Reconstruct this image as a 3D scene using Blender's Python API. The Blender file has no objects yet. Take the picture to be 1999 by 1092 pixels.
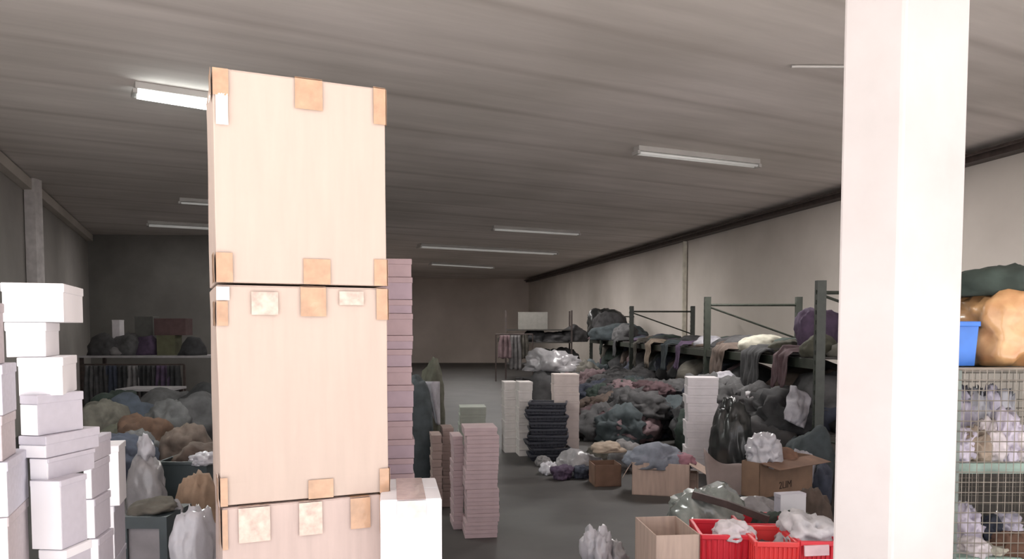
import bpy, bmesh, math, random
from mathutils import Vector, Matrix, noise
R = math.radians
C = bpy.context.scene.collection
sc = bpy.context.scene

# ------------------------------------------------------------------ camera
F = 1500.0; EYE = 1.6; PITCH = R(3.0); PPX = 999.5; PPY = 722.0
cam_d = bpy.data.cameras.new('camera'); cam = bpy.data.objects.new('camera', cam_d); C.objects.link(cam)
cam_d.sensor_width = 36; cam_d.lens = F / 1999 * 36
cam_d.shift_y = (PPY - 546) / 1999.0
cam_d.clip_end = 200
cam.location = (0, 0, EYE); cam.rotation_euler = (R(90) - PITCH, 0, 0)
sc.camera = cam

# ------------------------------------------------------------------ world: bright hazy sky outside the open front
w = bpy.data.worlds.new('world'); sc.world = w; w.use_nodes = True
bg = w.node_tree.nodes['Background']; bg.inputs[0].default_value = (0.97, 0.955, 1.0, 1); bg.inputs[1].default_value = 1.7
# soft hazy sun, high, from behind and to the right of the camera
sd = bpy.data.lights.new('sun', 'SUN'); sd.energy = 12.0; sd.angle = R(10); sd.color = (1, 0.96, 0.92)
so = bpy.data.objects.new('sun', sd); C.objects.link(so); so.rotation_euler = (R(30), 0, R(28))
sc.view_settings.view_transform = 'Standard'; sc.view_settings.look = 'None'
sc.view_settings.exposure = 0.22; sc.view_settings.gamma = 1.0
sc.view_settings.use_curve_mapping = False

# ------------------------------------------------------------------ measuring helpers (photo pixel -> place in the hall)
def ray(px, py):
    x = (px - PPX) / F; y = -(py - PPY) / F
    cp, sp = math.cos(PITCH), math.sin(PITCH)
    return Vector((x, cp + y * sp, y * cp - sp))
def at(px, py, Y):
    r = ray(px, py); return Vector((0, 0, EYE)) + r * (Y / r.y)
def at_z(px, py, z):
    r = ray(px, py); return Vector((0, 0, EYE)) + r * ((z - EYE) / r.z)
def zat(py, Y, px=1000): return at(px, py, Y).z
rnd = random.Random(7)

# ------------------------------------------------------------------ materials
def mat(name, col, rough=0.7, var=0.12, scale=8.0, metal=0.0, bump=0.0, stretch=(1,1,1), col2=None, spec=0.5, coat=0.0, detail=4.0, obj_coords=True, contrast=(0.3, 0.7)):
    m = bpy.data.materials.new(name); m.use_nodes = True
    nt = m.node_tree; b = nt.nodes['Principled BSDF']
    b.inputs['Roughness'].default_value = rough; b.inputs['Metallic'].default_value = metal
    b.inputs['Specular IOR Level'].default_value = spec
    if coat: b.inputs['Coat Weight'].default_value = coat
    tc = nt.nodes.new('ShaderNodeTexCoord'); mp = nt.nodes.new('ShaderNodeMapping'); mp.inputs['Scale'].default_value = stretch
    nt.links.new(tc.outputs['Object'], mp.inputs['Vector'])
    n = nt.nodes.new('ShaderNodeTexNoise'); n.inputs['Scale'].default_value = scale; n.inputs['Detail'].default_value = detail
    nt.links.new(mp.outputs[0], n.inputs['Vector'])
    r = nt.nodes.new('ShaderNodeValToRGB')
    c2 = col2 if col2 else tuple(min(1, c * (1 - var * 2)) for c in col)
    r.color_ramp.elements[0].color = (*c2, 1); r.color_ramp.elements[1].color = (*[min(1, c * (1 + var * .4)) for c in col], 1)
    r.color_ramp.elements[0].position = contrast[0]; r.color_ramp.elements[1].position = contrast[1]
    nt.links.new(n.outputs['Fac'], r.inputs[0]); nt.links.new(r.outputs[0], b.inputs['Base Color'])
    if bump:
        bp = nt.nodes.new('ShaderNodeBump'); bp.inputs['Strength'].default_value = bump; bp.inputs['Distance'].default_value = 0.02
        nt.links.new(n.outputs['Fac'], bp.inputs['Height']); nt.links.new(bp.outputs[0], b.inputs['Normal'])
    return m
M = {}
M['carton'] = mat('corrugated_cardboard', (0.53, 0.43, 0.37), 0.85, 0.025, 5, bump=0.05, stretch=(6, 6, .6))
M['carton_pink'] = mat('pinkish_cardboard', (0.55, 0.44, 0.40), 0.85, 0.05, 5, bump=0.05, stretch=(6, 6, .6))
M['carton_dim'] = mat('brown_cardboard', (0.54, 0.41, 0.34), 0.85, 0.10, 6, stretch=(5, 5, .6))
M['carton_dark'] = mat('dark_brown_cardboard', (0.22, 0.13, 0.09), 0.85, 0.15, 6)
M['tape'] = mat('brown_packing_tape', (0.52, 0.32, 0.20), 0.3, 0.12, 20, coat=0.3)
M['tape_pale'] = mat('pale_packing_tape', (0.66, 0.50, 0.42), 0.25, 0.18, 30, coat=0.4)
M['tape_white'] = mat('pinkish_white_tape', (0.72, 0.58, 0.55), 0.25, 0.1, 30, coat=0.4)
M['tape_clear'] = mat('glare_white_tape', (0.85, 0.82, 0.80), 0.12, 0.05, 20, coat=1.0)  # white colour stands for the glare on clear tape
M['seam'] = mat('dark_gap_card', (0.16, 0.11, 0.08), 0.9, 0.1, 10)
M['white'] = mat('white_coated_card', (0.80, 0.79, 0.82), 0.55, 0.03, 5)
M['white_lid'] = mat('white_lid_card', (0.78, 0.77, 0.80), 0.55, 0.03, 5)
M['greycard'] = mat('grey_pink_card', (0.46, 0.41, 0.43), 0.65, 0.05, 60)
M['greycard2'] = mat('grey_blue_card', (0.50, 0.49, 0.56), 0.65, 0.05, 60)
M['lilac'] = mat('lilac_shade_card', (0.50, 0.48, 0.54), 0.6, 0.03, 40)  # shade on the white boxes' sides, put into the card colour
M['mauve'] = mat('mauve_shoebox_card', (0.36, 0.27, 0.31), 0.6, 0.08, 10)
M['mauve2'] = mat('dusty_rose_shoebox_card', (0.38, 0.275, 0.29), 0.6, 0.08, 10)
M['pinkcard'] = mat('dusty_pink_card', (0.41, 0.31, 0.32), 0.65, 0.06, 10)
M['browncard'] = mat('brownish_pink_card', (0.27, 0.20, 0.18), 0.7, 0.08, 10)
M['palegreen'] = mat('pale_grey_green_card', (0.30, 0.32, 0.28), 0.7, 0.06, 10)
M['palegrey'] = mat('pale_grey_card', (0.60, 0.56, 0.54), 0.7, 0.07, 10)
M['palegrey2'] = mat('pale_warm_card', (0.60, 0.52, 0.49), 0.7, 0.07, 10)
M['farbox'] = mat('dull_grey_card', (0.22, 0.21, 0.19), 0.7, 0.07, 10)
M['w4'] = mat('off_white_card', (0.72, 0.68, 0.70), 0.7, 0.05, 10)
M['green_metal'] = mat('green_painted_steel', (0.042, 0.05, 0.038), 0.45, 0.2, 12)
M['brown_metal'] = mat('dark_brown_steel', (0.07, 0.05, 0.045), 0.5, 0.2, 12)
M['grey_metal'] = mat('grey_green_steel', (0.16, 0.19, 0.17), 0.45, 0.15, 12, metal=.2)
M['wire'] = mat('galvanised_wire', (0.34, 0.31, 0.27), 0.4, 0.15, 12, metal=.5)
M['shelf_green'] = mat('pale_green_shelf', (0.32, 0.44, 0.38), 0.5, 0.2, 8)
M['deck'] = mat('dark_shelf_board', (0.05, 0.045, 0.04), 0.8, 0.2, 8)
M['dark_rail'] = mat('pale_rail', (0.42, 0.40, 0.41), 0.5, 0.1, 8)
M['red'] = mat('red_plastic', (0.70, 0.03, 0.05), 0.35, 0.06, 5)
M['red2'] = mat('bright_red_plastic', (0.82, 0.06, 0.06), 0.35, 0.06, 5)
M['blue'] = mat('blue_plastic', (0.05, 0.21, 0.72), 0.4, 0.15, 5)
M['teal'] = mat('dark_teal_plastic', (0.045, 0.06, 0.066), 0.45, 0.15, 5)
M['black'] = mat('black_plastic', (0.02, 0.02, 0.022), 0.5, 0.2, 5)
M['stool_panel'] = mat('grey_panel', (0.24, 0.22, 0.23), 0.6, 0.1, 8)
M['paint'] = mat('white_fixture_paint', (0.5, 0.48, 0.46), 0.5, 0.05, 5)
def fabric(name, col, rough=.9, bump=.25): return mat(name, tuple(c+.02 for c in col), rough, 0.2, 9, bump=bump)  # every cloth colour is lifted to stand in for haze
FAB = {
 'black': (0.022, 0.022, 0.024), 'charcoal': (0.045, 0.043, 0.045), 'dark green': (0.022, 0.04, 0.030), 'navy': (0.028, 0.035, 0.06),
 'maroon': (0.07, 0.032, 0.038), 'brown': (0.09, 0.06, 0.045), 'purple': (0.07, 0.04, 0.085), 'olive': (0.07, 0.068, 0.045),
 'grey': (0.17, 0.16, 0.16), 'dark grey': (0.08, 0.078, 0.08), 'cream': (0.46, 0.44, 0.36), 'beige': (0.38, 0.30, 0.23),
 'white': (0.62, 0.60, 0.62), 'pale blue': (0.22, 0.24, 0.29), 'pale grey': (0.34, 0.33, 0.36), 'pink': (0.34, 0.16, 0.20),
 'dusty pink': (0.20, 0.13, 0.14), 'rust': (0.17, 0.085, 0.05), 'rustdark': (0.08, 0.035, 0.015), 'teal': (0.036, 0.05, 0.056), 'khaki': (0.10, 0.09, 0.072), 'blue': (0.04, 0.052, 0.075)}
for k, v in FAB.items(): M['f_' + k] = fabric(k.replace(' ', '_') + '_cloth', v)
M['gold'] = mat('golden_tan_plastic', (0.72, 0.45, 0.22), 0.28, 0.1, 7, col2=(0.50, 0.24, 0.10), bump=.3, coat=.5)
M['bag_white'] = mat('white_polythene', (0.52, 0.51, 0.55), 0.28, 0.1, 9, bump=.35, coat=.3)
M['bag_grey'] = mat('grey_polythene', (0.30, 0.29, 0.30), 0.28, 0.12, 9, bump=.35, coat=.3)
M['bag_clear'] = mat('greenish_clear_polythene', (0.27, 0.30, 0.28), 0.22, 0.2, 9, bump=.5, coat=.5)
M['bag_black'] = mat('black_polythene', (0.02, 0.022, 0.022), 0.35, 0.1, 9, bump=.3, coat=.3)
M['bag_lilac'] = mat('lilac_white_polythene', (0.62, 0.57, 0.68), 0.3, 0.12, 12, bump=.3, coat=.3)
M['sacking'] = mat('brown_sacking', (0.32, 0.22, 0.15), 0.8, 0.15, 9, bump=.3)
M['paper'] = mat('crumpled_paper', (0.72, 0.66, 0.68), 0.6, 0.1, 14, bump=.2)
M['ink'] = mat('dark_print_ink', (0.05, 0.03, 0.02), 0.7, 0.1, 9)
def tube_mat(name, e, col=(1, .97, .93)):
    m = mat(name, (0.7, 0.7, 0.68), 0.4, 0.03, 5); b = m.node_tree.nodes['Principled BSDF']
    b.inputs['Emission Color'].default_value = (*col, 1); b.inputs['Emission Strength'].default_value = e; return m
M['tube_lit'] = tube_mat('lit_tube', 10.0, (.93, 1, .97)); M['tube_dim'] = tube_mat('dim_tube', 0.12)  # dim tubes get a faint glow to look pale, though off

# plaster, concrete
def surf(name, base, dark, scale, stretch=(1,1,1), rotz=0, rough=.9, joints=None, fine=25):
    m = bpy.data.materials.new(name); m.use_nodes = True; nt = m.node_tree; N = nt.nodes; L = nt.links
    b = N['Principled BSDF']; b.inputs['Roughness'].default_value = rough; b.inputs['Specular IOR Level'].default_value = .3
    tc = N.new('ShaderNodeTexCoord'); mr = N.new('ShaderNodeMapping'); mr.inputs['Rotation'].default_value = (0, 0, rotz)
    ms = N.new('ShaderNodeMapping'); ms.inputs['Scale'].default_value = stretch
    L.new(tc.outputs['Object'], mr.inputs['Vector']); L.new(mr.outputs[0], ms.inputs['Vector'])
    n = N.new('ShaderNodeTexNoise'); n.inputs['Scale'].default_value = scale; n.inputs['Detail'].default_value = 7; n.inputs['Roughness'].default_value = .6
    L.new(ms.outputs[0], n.inputs['Vector'])
    r = N.new('ShaderNodeValToRGB'); r.color_ramp.elements[0].position = .32; r.color_ramp.elements[1].position = .68
    r.color_ramp.elements[0].color = (*dark, 1); r.color_ramp.elements[1].color = (*base, 1); L.new(n.outputs['Fac'], r.inputs[0])
    out = r.outputs[0]
    n2 = N.new('ShaderNodeTexNoise'); n2.inputs['Scale'].default_value = .35; n2.inputs['Detail'].default_value = 3; L.new(mr.outputs[0], n2.inputs['Vector'])
    r2 = N.new('ShaderNodeValToRGB'); r2.color_ramp.elements[0].position = .35; r2.color_ramp.elements[1].position = .65
    r2.color_ramp.elements[0].color = (.80, .80, .78, 1); r2.color_ramp.elements[1].color = (1, 1, 1, 1); L.new(n2.outputs['Fac'], r2.inputs[0])
    mx = N.new('ShaderNodeMixRGB'); mx.blend_type = 'MULTIPLY'; mx.inputs[0].default_value = 1; L.new(out, mx.inputs[1]); L.new(r2.outputs[0], mx.inputs[2]); out = mx.outputs[0]
    if joints:
        sx = N.new('ShaderNodeSeparateXYZ'); L.new(mr.outputs[0], sx.inputs[0])
        a = N.new('ShaderNodeMath'); a.operation = 'ADD'; a.inputs[1].default_value = 100 + joints[2]; L.new(sx.outputs['Y'], a.inputs[0])
        md = N.new('ShaderNodeMath'); md.operation = 'MODULO'; md.inputs[1].default_value = joints[0]; L.new(a.outputs[0], md.inputs[0])
        r3 = N.new('ShaderNodeValToRGB'); e = r3.color_ramp.elements
        wd = joints[1]; e[0].position = 0; e[0].color = (.62, .60, .58, 1); e[1].position = wd; e[1].color = (1, 1, 1, 1)
        x = e.new(1 - wd); x.color = (1, 1, 1, 1); y = e.new(1.0); y.color = (.62, .60, .58, 1)
        dv = N.new('ShaderNodeMath'); dv.operation = 'DIVIDE'; dv.inputs[1].default_value = joints[0]; L.new(md.outputs[0], dv.inputs[0]); L.new(dv.outputs[0], r3.inputs[0])
        m2 = N.new('ShaderNodeMixRGB'); m2.blend_type = 'MULTIPLY'; m2.inputs[0].default_value = .45; L.new(out, m2.inputs[1]); L.new(r3.outputs[0], m2.inputs[2]); out = m2.outputs[0]
    L.new(out, b.inputs['Base Color'])
    return m
CA = math.atan2(1500, 2800)   # ceiling boards and lamps run 28 degrees off the picture plane
M['ceiling'] = surf('board_marked_concrete', (0.88, 0.815, 0.785), (0.71, 0.655, 0.625), 1.7, (.22, 1.9, 1), -CA, joints=(1.22, .09, -.55+.3))
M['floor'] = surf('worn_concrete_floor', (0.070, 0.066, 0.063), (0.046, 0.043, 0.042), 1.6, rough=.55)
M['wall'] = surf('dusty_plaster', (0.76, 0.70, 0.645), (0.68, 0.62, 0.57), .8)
M['wall_dark'] = surf('dull_plaster', (0.46, 0.43, 0.41), (0.38, 0.36, 0.34), .9)  # deeper plaster tone for the left wall
M['wall_dark2'] = surf('dark_dull_plaster', (0.26, 0.25, 0.235), (0.19, 0.18, 0.17), .9)  # darkest plaster tone, for the partition
M['wall_far'] = surf('brownish_plaster', (0.72, 0.63, 0.57), (0.60, 0.52, 0.47), .5)
M['apron'] = surf('pale_bounce_concrete', (.78, .75, .74), (.72, .69, .68), 1.5)  # unseen ground, made pale to bounce light onto the ceiling
M['pillar'] = surf('whitewashed_concrete', (0.55, 0.52, 0.515), (0.49, 0.46, 0.45), 2.5)

# ------------------------------------------------------------------ mesh helpers
def link(name, me, parent=None, loc=(0,0,0)):
    o = bpy.data.objects.new(name, me); C.objects.link(o); o.location = loc
    if parent: o.parent = parent
    return o
def tag(o, label, cat, group=None, kind=None):
    o['label'] = label; o['category'] = cat
    if group: o['group'] = group
    if kind: o['kind'] = kind
    return o
def empty(name, loc, rz, label, cat, group=None):
    o = link(name, None, None, loc); o.rotation_euler = (0, 0, rz); o.empty_display_size = .1
    return tag(o, label, cat, group)
def struct(o): o['kind'] = 'structure'; return o
def box(bm, x0, x1, y0, y1, z0, z1, m=None):
    vs = [bm.verts.new(p) for p in ((x0,y0,z0),(x1,y0,z0),(x1,y1,z0),(x0,y1,z0),(x0,y0,z1),(x1,y0,z1),(x1,y1,z1),(x0,y1,z1))]
    if m: 
        for v in vs: v.co = m @ v.co
    for f in ((0,3,2,1),(4,5,6,7),(0,1,5,4),(1,2,6,5),(2,3,7,6),(3,0,4,7)): bm.faces.new([vs[i] for i in f])
    return vs
def bar(bm, a, b, r, n=8):
    a, b = Vector(a), Vector(b); d = (b - a); L = d.length; q = d.to_track_quat('Z', 'Y').to_matrix().to_4x4()
    mt = Matrix.Translation(a) @ q
    rings = [[bm.verts.new(mt @ Vector((r*math.cos(2*math.pi*i/n), r*math.sin(2*math.pi*i/n), z))) for i in range(n)] for z in (0, L)]
    for i in range(n): bm.faces.new((rings[0][i], rings[0][(i+1)%n], rings[1][(i+1)%n], rings[1][i]))
    bm.faces.new(rings[0][::-1]); bm.faces.new(rings[1])
def beam(bm, a, b, w, h):   # rectangular bar
    a, b = Vector(a), Vector(b); d = b - a; L = d.length; q = d.to_track_quat('Y', 'Z').to_matrix().to_4x4()
    box(bm, -w/2, w/2, 0, L, -h/2, h/2, Matrix.Translation(a) @ q)
def fin(name, bm, material, parent=None, loc=(0,0,0), smooth=False, bevel=0, kind=None):
    bmesh.ops.recalc_face_normals(bm, faces=bm.faces)
    me = bpy.data.meshes.new(name); bm.to_mesh(me); bm.free(); me.materials.append(material)
    if smooth:
        for p in me.polygons: p.use_smooth = True
    o = link(name, me, parent, loc)
    if bevel:
        md = o.modifiers.new('bevel', 'BEVEL'); md.width = bevel; md.segments = 2; md.limit_method = 'ANGLE'
    if kind: o['kind'] = kind
    return o
def bmnew(): return bmesh.new()

# ------------------------------------------------------------------ the hall
H = 4.0
Pn = lambda px, py, Y: at(px, py, Y)
def wall(name, a, b, m, h=H, t=.12, side=1):
    bm = bmnew(); a = Vector((a[0], a[1], 0)); b = Vector((b[0], b[1], 0)); d = (b-a).normalized(); n = Vector((-d.y, d.x, 0)) * t * side
    vs = [bm.verts.new(p) for p in (a, b, b+n, a+n)]; vt = [bm.verts.new(Vector(p.co) + Vector((0,0,h))) for p in vs]
    bm.faces.new(vs); bm.faces.new(vt)
    for i in range(4): bm.faces.new((vs[i], vs[(i+1)%4], vt[(i+1)%4], vt[i]))
    return struct(fin(name, bm, m))
RW0 = (7.85, 2.8); RW1 = (.80, 36.7)           # right wall line
LW0 = (-3.9, 2.9); LW1 = (-10.75, 19.6)        # left wall line
def on_right(Y, off=0): 
    t = (Y - RW0[1]) / (RW1[1] - RW0[1]); return RW0[0] + t * (RW1[0] - RW0[0]) - off
def on_left(Y, off=0):
    t = (Y - LW0[1]) / (LW1[1] - LW0[1]); return LW0[0] + t * (LW1[0] - LW0[0]) + off
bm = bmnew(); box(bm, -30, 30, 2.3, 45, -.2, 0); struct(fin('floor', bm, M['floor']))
bm = bmnew(); box(bm, -30, 30, -25, 2.3, -.2, 0); o = tag(fin('pavement', bm, M['apron']), 'unseen concrete pavement outside the open hall, made pale to bounce light in', 'pavement'); struct(o)
bm = bmnew(); box(bm, -16, 12, -.5, 38, H, H + .25); struct(fin('ceiling', bm, M['ceiling']))
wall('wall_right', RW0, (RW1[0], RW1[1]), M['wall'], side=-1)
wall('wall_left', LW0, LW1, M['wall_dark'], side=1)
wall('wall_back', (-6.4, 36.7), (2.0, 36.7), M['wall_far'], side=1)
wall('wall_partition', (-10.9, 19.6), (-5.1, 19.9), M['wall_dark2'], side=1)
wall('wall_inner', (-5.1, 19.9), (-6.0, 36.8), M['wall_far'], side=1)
# ledge and pipe along the top of the right wall
d = Vector((RW1[0]-RW0[0], RW1[1]-RW0[1], 0)).normalized(); nn = Vector((-d.y, d.x, 0))
def along_right(Y, off, z): return Vector((on_right(Y), Y, z)) + nn * off
bm = bmnew(); beam(bm, along_right(2.9, .10, 3.86), along_right(36.5, .10, 3.86), .2, .09); struct(fin('trim_1', bm, M['brown_metal']))
bm = bmnew(); bar(bm, along_right(2.9, .26, 3.9), along_right(36.5, .26, 3.9), .022); struct(fin('trim_2', bm, M['brown_metal']))
# pale conduit down the right wall
p = at_z(1337, 474, 3.8)
bm = bmnew(); Yp = 14.2
for _ in range(60):
    x = at(1337, 560, Yp).x
    if x > on_right(Yp) - .06: Yp -= .1
    else: Yp += .1
pp = along_right(Yp, .07, 0)
box(bm, pp.x-.045, pp.x+.045, pp.y-.045, pp.y+.045, 0, 3.8); struct(fin('trim_3', bm, mat('cream_conduit', (.66, .62, .52), .6)))
# left wall pilaster and thin post
P1 = at_z(63, 350, H); bm = bmnew(); box(bm, P1.x-.08, P1.x+.09, P1.y-.1, P1.y+.1, 0, H-.002); struct(fin('trim_4', bm, mat('pale_pilaster', (.62, .58, .57), .8)))
P2 = at_z(193, 470, H); bm = bmnew(); box(bm, P2.x-.05, P2.x+.05, P2.y-.3, P2.y-.2, 0, H-.002); struct(fin('trim_5', bm, mat('grey_post_paint', (.34, .33, .32), .8)))
# ledge on the left wall
bm = bmnew(); dl = Vector((LW1[0]-LW0[0], LW1[1]-LW0[1], 0)).normalized(); nl = Vector((dl.y, -dl.x, 0))
a = Vector((LW0[0], LW0[1], 3.9)) + nl*.07; b = Vector((LW1[0], LW1[1], 3.9)) + nl*.07 - dl*.1
beam(bm, a, b, .13, .16); struct(fin('trim_6', bm, M['wall']))

# entrance pillar, square, one corner towards the camera, leaning very slightly
def pillar():
    Y0 = 2.45
    c = at(1752, 643, Y0); l = at(1633, 643, 2.60); r = at(1877, 643, 2.62)
    c, l, r = [Vector((v.x, v.y, 0)) for v in (c, l, r)]; bk = l + r - c
    bm = bmnew(); ring = []
    for z, k in ((-.0, 0), (1.0, 0), (H - .001, 0)):
        ring.append([bm.verts.new(v + Vector((0, 0, z))) for v in (c, r, bk, l)])
    for a, b in zip(ring, ring[1:]):
        for i in range(4): bm.faces.new((a[i], a[(i+1)%4], b[(i+1)%4], b[i]))
    bm.faces.new(ring[0]); bm.faces.new(ring[-1])
    o = fin('pillar', bm, M['pillar'], bevel=.012)
    tag(o, 'whitewashed square concrete pillar standing at the open entrance', 'pillar')
pillar()

# ------------------------------------------------------------------ ceiling lamps
def lamp(px0, py0, px1, py1, label, lit=False, wdt=.16, n=1, power=0, drop=.0, emis=None):
    z = H - .10 - drop
    a = at_z(px0, py0, z); b = at_z(px1, py1, z); c = (a + b) / 2; L = (b - a).length; rz = math.atan2(b.y-a.y, b.x-a.x)
    o = empty('ceiling_lamp', (c.x, c.y, z), rz, label, 'ceiling lamp', 'fluorescent battens on the ceiling')
    bm = bmnew(); box(bm, -L/2, L/2, -wdt/2, wdt/2, .03, .10)
    fin('housing', bm, M['paint'], o, bevel=.01)
    for s in ((-1, 1) if wdt > .12 else (0,)):
        bm = bmnew(); bar(bm, (-L/2+.03, s*wdt*.27, .008), (L/2-.03, s*wdt*.27, .008 if not lit else -.01), .018 if not lit else .04)
        fin('tube', bm, M['tube_lit'] if lit else M['tube_dim'], o, smooth=True)
    for s in (-1, 1):
        bm = bmnew(); box(bm, s*L/2-.02, s*L/2+.02, -wdt/2, wdt/2, -.015, .03); fin('end_cap', bm, M['paint'], o)
    if power:
        ld = bpy.data.lights.new('lamp_fill_light', 'AREA'); ld.shape = 'RECTANGLE'; ld.size = L; ld.size_y = wdt; ld.energy = power * 2.1; ld.color = (.97, 1, .96) if lit else (1, .96, .93)  # added fill light for the hall, also under battens that are off
        lo = bpy.data.objects.new('lamp_fill_light', ld); C.objects.link(lo); lo.parent = o; lo.location = (0, 0, -.04)
    return o
lamp(262, 183, 470, 213, 'brightly lit fluorescent tube lamp left of the tall carton stack', lit=True, wdt=.2, power=60)
lamp(1242, 300, 1478, 326, 'long unlit batten lamp with added fill light, nearest the white entrance pillar', wdt=.14, power=70)
lamp(962, 449, 1130, 459, 'thin batten lamp above the wide pale one, mid ceiling', wdt=.14, power=70)
lamp(818, 483, 1085, 497, 'long wide pale batten lamp deep in the hall', wdt=.34, power=60)
lamp(840, 517, 962, 524, 'farthest small batten lamp near the back wall', wdt=.2, power=50)
lamp(350, 397, 470, 405, 'thin batten lamp left of the cartons, above the lowest one', wdt=.12, power=8)
lamp(288, 441, 500, 452, 'pale batten lamp lowest in view left of the carton stack', wdt=.3, power=12)
bm = bmnew(); bar(bm, at_z(1545, 130, H-.03), at_z(1760, 131, H-.03), .012); tag(fin('ceiling_conduit', bm, M['paint']), 'thin pale conduit on the ceiling running behind the pillar', 'conduit')

# ------------------------------------------------------------------ boxes
def solve(px, C0, u, z=1.2):
    r = ray(px, 643); return -(C0.x*r.y - C0.y*r.x) / (u.x*r.y - u.y*r.x)
def fit(pl, pc, pr, Y0, yaw, maxd=.6):
    """front face spans pl..pc, right side pc..pr; returns centre xy, w, d"""
    c = at(pc, 643, Y0); c = Vector((c.x, c.y)); u = Vector((-math.cos(yaw), -math.sin(yaw))); v = Vector((-math.sin(yaw), math.cos(yaw)))
    w = solve(pl, c, u); d = solve(pr, c, v) if pr else maxd
    ctr = c + u*w/2 + v*d/2
    return ctr, w, d
def shoebox(x, y, z, w, d, h, yaw, body, lid, label, group=None, cat='shoe box', lidh=.028, name='shoe_box'):
    o = empty(name, (x, y, z), yaw, label, cat, group)
    bm = bmnew(); box(bm, -w/2+.003, w/2-.003, -d/2+.003, d/2-.003, 0, h-.004); fin('body', bm, body, o, bevel=.002)
    bm = bmnew(); box(bm, -w/2, w/2, -d/2, d/2, h-lidh, h); fin('lid', bm, lid, o, bevel=.003)
    return o
def copy_tree(o, parent=None):
    c = o.copy(); C.objects.link(c); c.parent = parent
    for ch in o.children: copy_tree(ch, c)
    return c
# --- the big cartons
def carton(corner, yaw, w, d, h, z, label, tapes, material, name='carton', open_top=False, bow=.0):
    u = Vector((math.cos(yaw), math.sin(yaw))); v = Vector((-math.sin(yaw), math.cos(yaw)))
    c = Vector((corner[0], corner[1])) + u*w/2 + v*d/2
    o = empty(name, (c.x, c.y, z), yaw, label, 'carton', None)
    bm = bmnew(); box(bm, -w/2, w/2, -d/2, d/2, 0, h)
    bmesh.ops.subdivide_edges(bm, edges=bm.edges, cuts=9, use_grid_fill=True)
    for vv in bm.verts:
        k = noise.noise(vv.co*3 + Vector((z*7, 1, 2))) * .008
        if abs(vv.co.y + d/2) < 1e-4 and 0.02 < vv.co.z < h-.02: vv.co.y += k - bow*math.sin(math.pi*vv.co.z/h)*math.cos(math.pi*vv.co.x/w)
        if abs(vv.co.x + w/2) < 1e-4 and 0.02 < vv.co.z < h-.02: vv.co.x += k*.6
    fin('body', bm, material, o, smooth=False, bevel=.004)
    bm = bmnew()    # top flaps meeting at a centre line
    box(bm, -w/2+.004, w/2-.004, -d/2+.004, -.004, h, h+.003); box(bm, -w/2+.004, w/2-.004, .004, d/2-.004, h, h+.003)
    fin('flap', bm, material, o)
    for t in tapes:
        u0, u1, v0, v1, mk, kind = t
        x0, x1 = -w/2 + u0*w, -w/2 + u1*w; z0, z1 = v0*h, v1*h
        bm = bmnew(); e = .0022 + bow
        nseg = 6                                        # a strip with slight wrinkles
        def strip(p0, p1, q0, q1, nrm):
            g = []
            for i in range(nseg+1):
                row = []
                for j in range(nseg+1):
                    p = (p0.lerp(p1, i/nseg)).lerp(q0.lerp(q1, i/nseg), j/nseg)
                    p = p + nrm * (.0012 + .002*abs(noise.noise(p*25)))
                    row.append(bm.verts.new(p))
                g.append(row)
            for i in range(nseg):
                for j in range(nseg): bm.faces.new((g[i][j], g[i+1][j], g[i+1][j+1], g[i][j+1]))
        yf = -d/2 - .008 - bow*.6
        strip(Vector((x0, yf, z0)), Vector((x1, yf, z0)), Vector((x0, yf, z1)), Vector((x1, yf, z1)), Vector((0,-1,0)))
        if 'l' in kind: strip(Vector((-w/2-.006, yf, z0)), Vector((-w/2-.006, -d/2+.11, z0)), Vector((-w/2-.006, yf, z1)), Vector((-w/2-.006, -d/2+.11, z1)), Vector((-1,0,0)))
        if 'r' in kind: strip(Vector((w/2+.003, yf, z0)), Vector((w/2+.003, -d/2+.06, z0)), Vector((w/2+.003, yf, z1)), Vector((w/2+.003, -d/2+.06, z1)), Vector((1,0,0)))
        if 't' in kind: strip(Vector((x0, yf, h+.003)), Vector((x1, yf, h+.003)), Vector((x0, d/2, h+.003)), Vector((x1, d/2, h+.003)), Vector((0,0,1)))
        to = fin('packing_tape', bm, M[mk], o)
        md = to.modifiers.new('solid', 'SOLIDIFY'); md.thickness = .0008
        if mk == 'tape_clear': to['label'] = 'clear tape with white glare in its colour'
    return o
YW = R(24); YC = 2.8
k0 = at(424, 643, YC)
ctr, CW, _ = fit(424, 756, None, 1, YW) if False else (None, None, None)
uu = Vector((math.cos(YW), math.sin(YW)))
c0 = Vector((k0.x, k0.y)); CW = solve(755, c0, uu)
def zl(py): return zat(py, YC, 424)
z3, z2, z1 = zl(990), zl(551), zl(130)
carton(c0 + Vector((.004, 0)), YW, CW-.004, .48, z3-.011, 0, 'large pinkish brown carton at the bottom of the tall stack',
   [(.09,.27,.86,1.0,'tape_pale','t'), (.44,.58,.865,1.0,'tape_pale','t'), (.755,.88,.87,1.0,'tape','t'), (.94,1.0,.84,1.0,'tape','rt'), (0,.05,.0,.2,'tape','l'), (0,.03,.84,1,'tape','l')], M['carton_pink'])
carton(c0 + Vector((-.004, .008)), YW, CW+.004, .50, z2-z3-.012, z3, 'large tan carton in the middle of the tall stack',
   [(.19,.34,.87,.975,'tape_pale','_'), (.47,.62,.865,1.0,'tape','t'), (.70,.85,.92,.985,'tape_pale','_'), (.93,1.0,.85,1.0,'tape','rt'), (0,.06,.82,.93,'tape','l'),
    (0,.07,.935,.995,'tape_clear','_'), (.50,.65,.0,.09,'tape','_'), (.94,1.0,.0,.12,'tape','r'), (0,.04,0,.13,'tape','l')], M['carton'], bow=.004)
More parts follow.
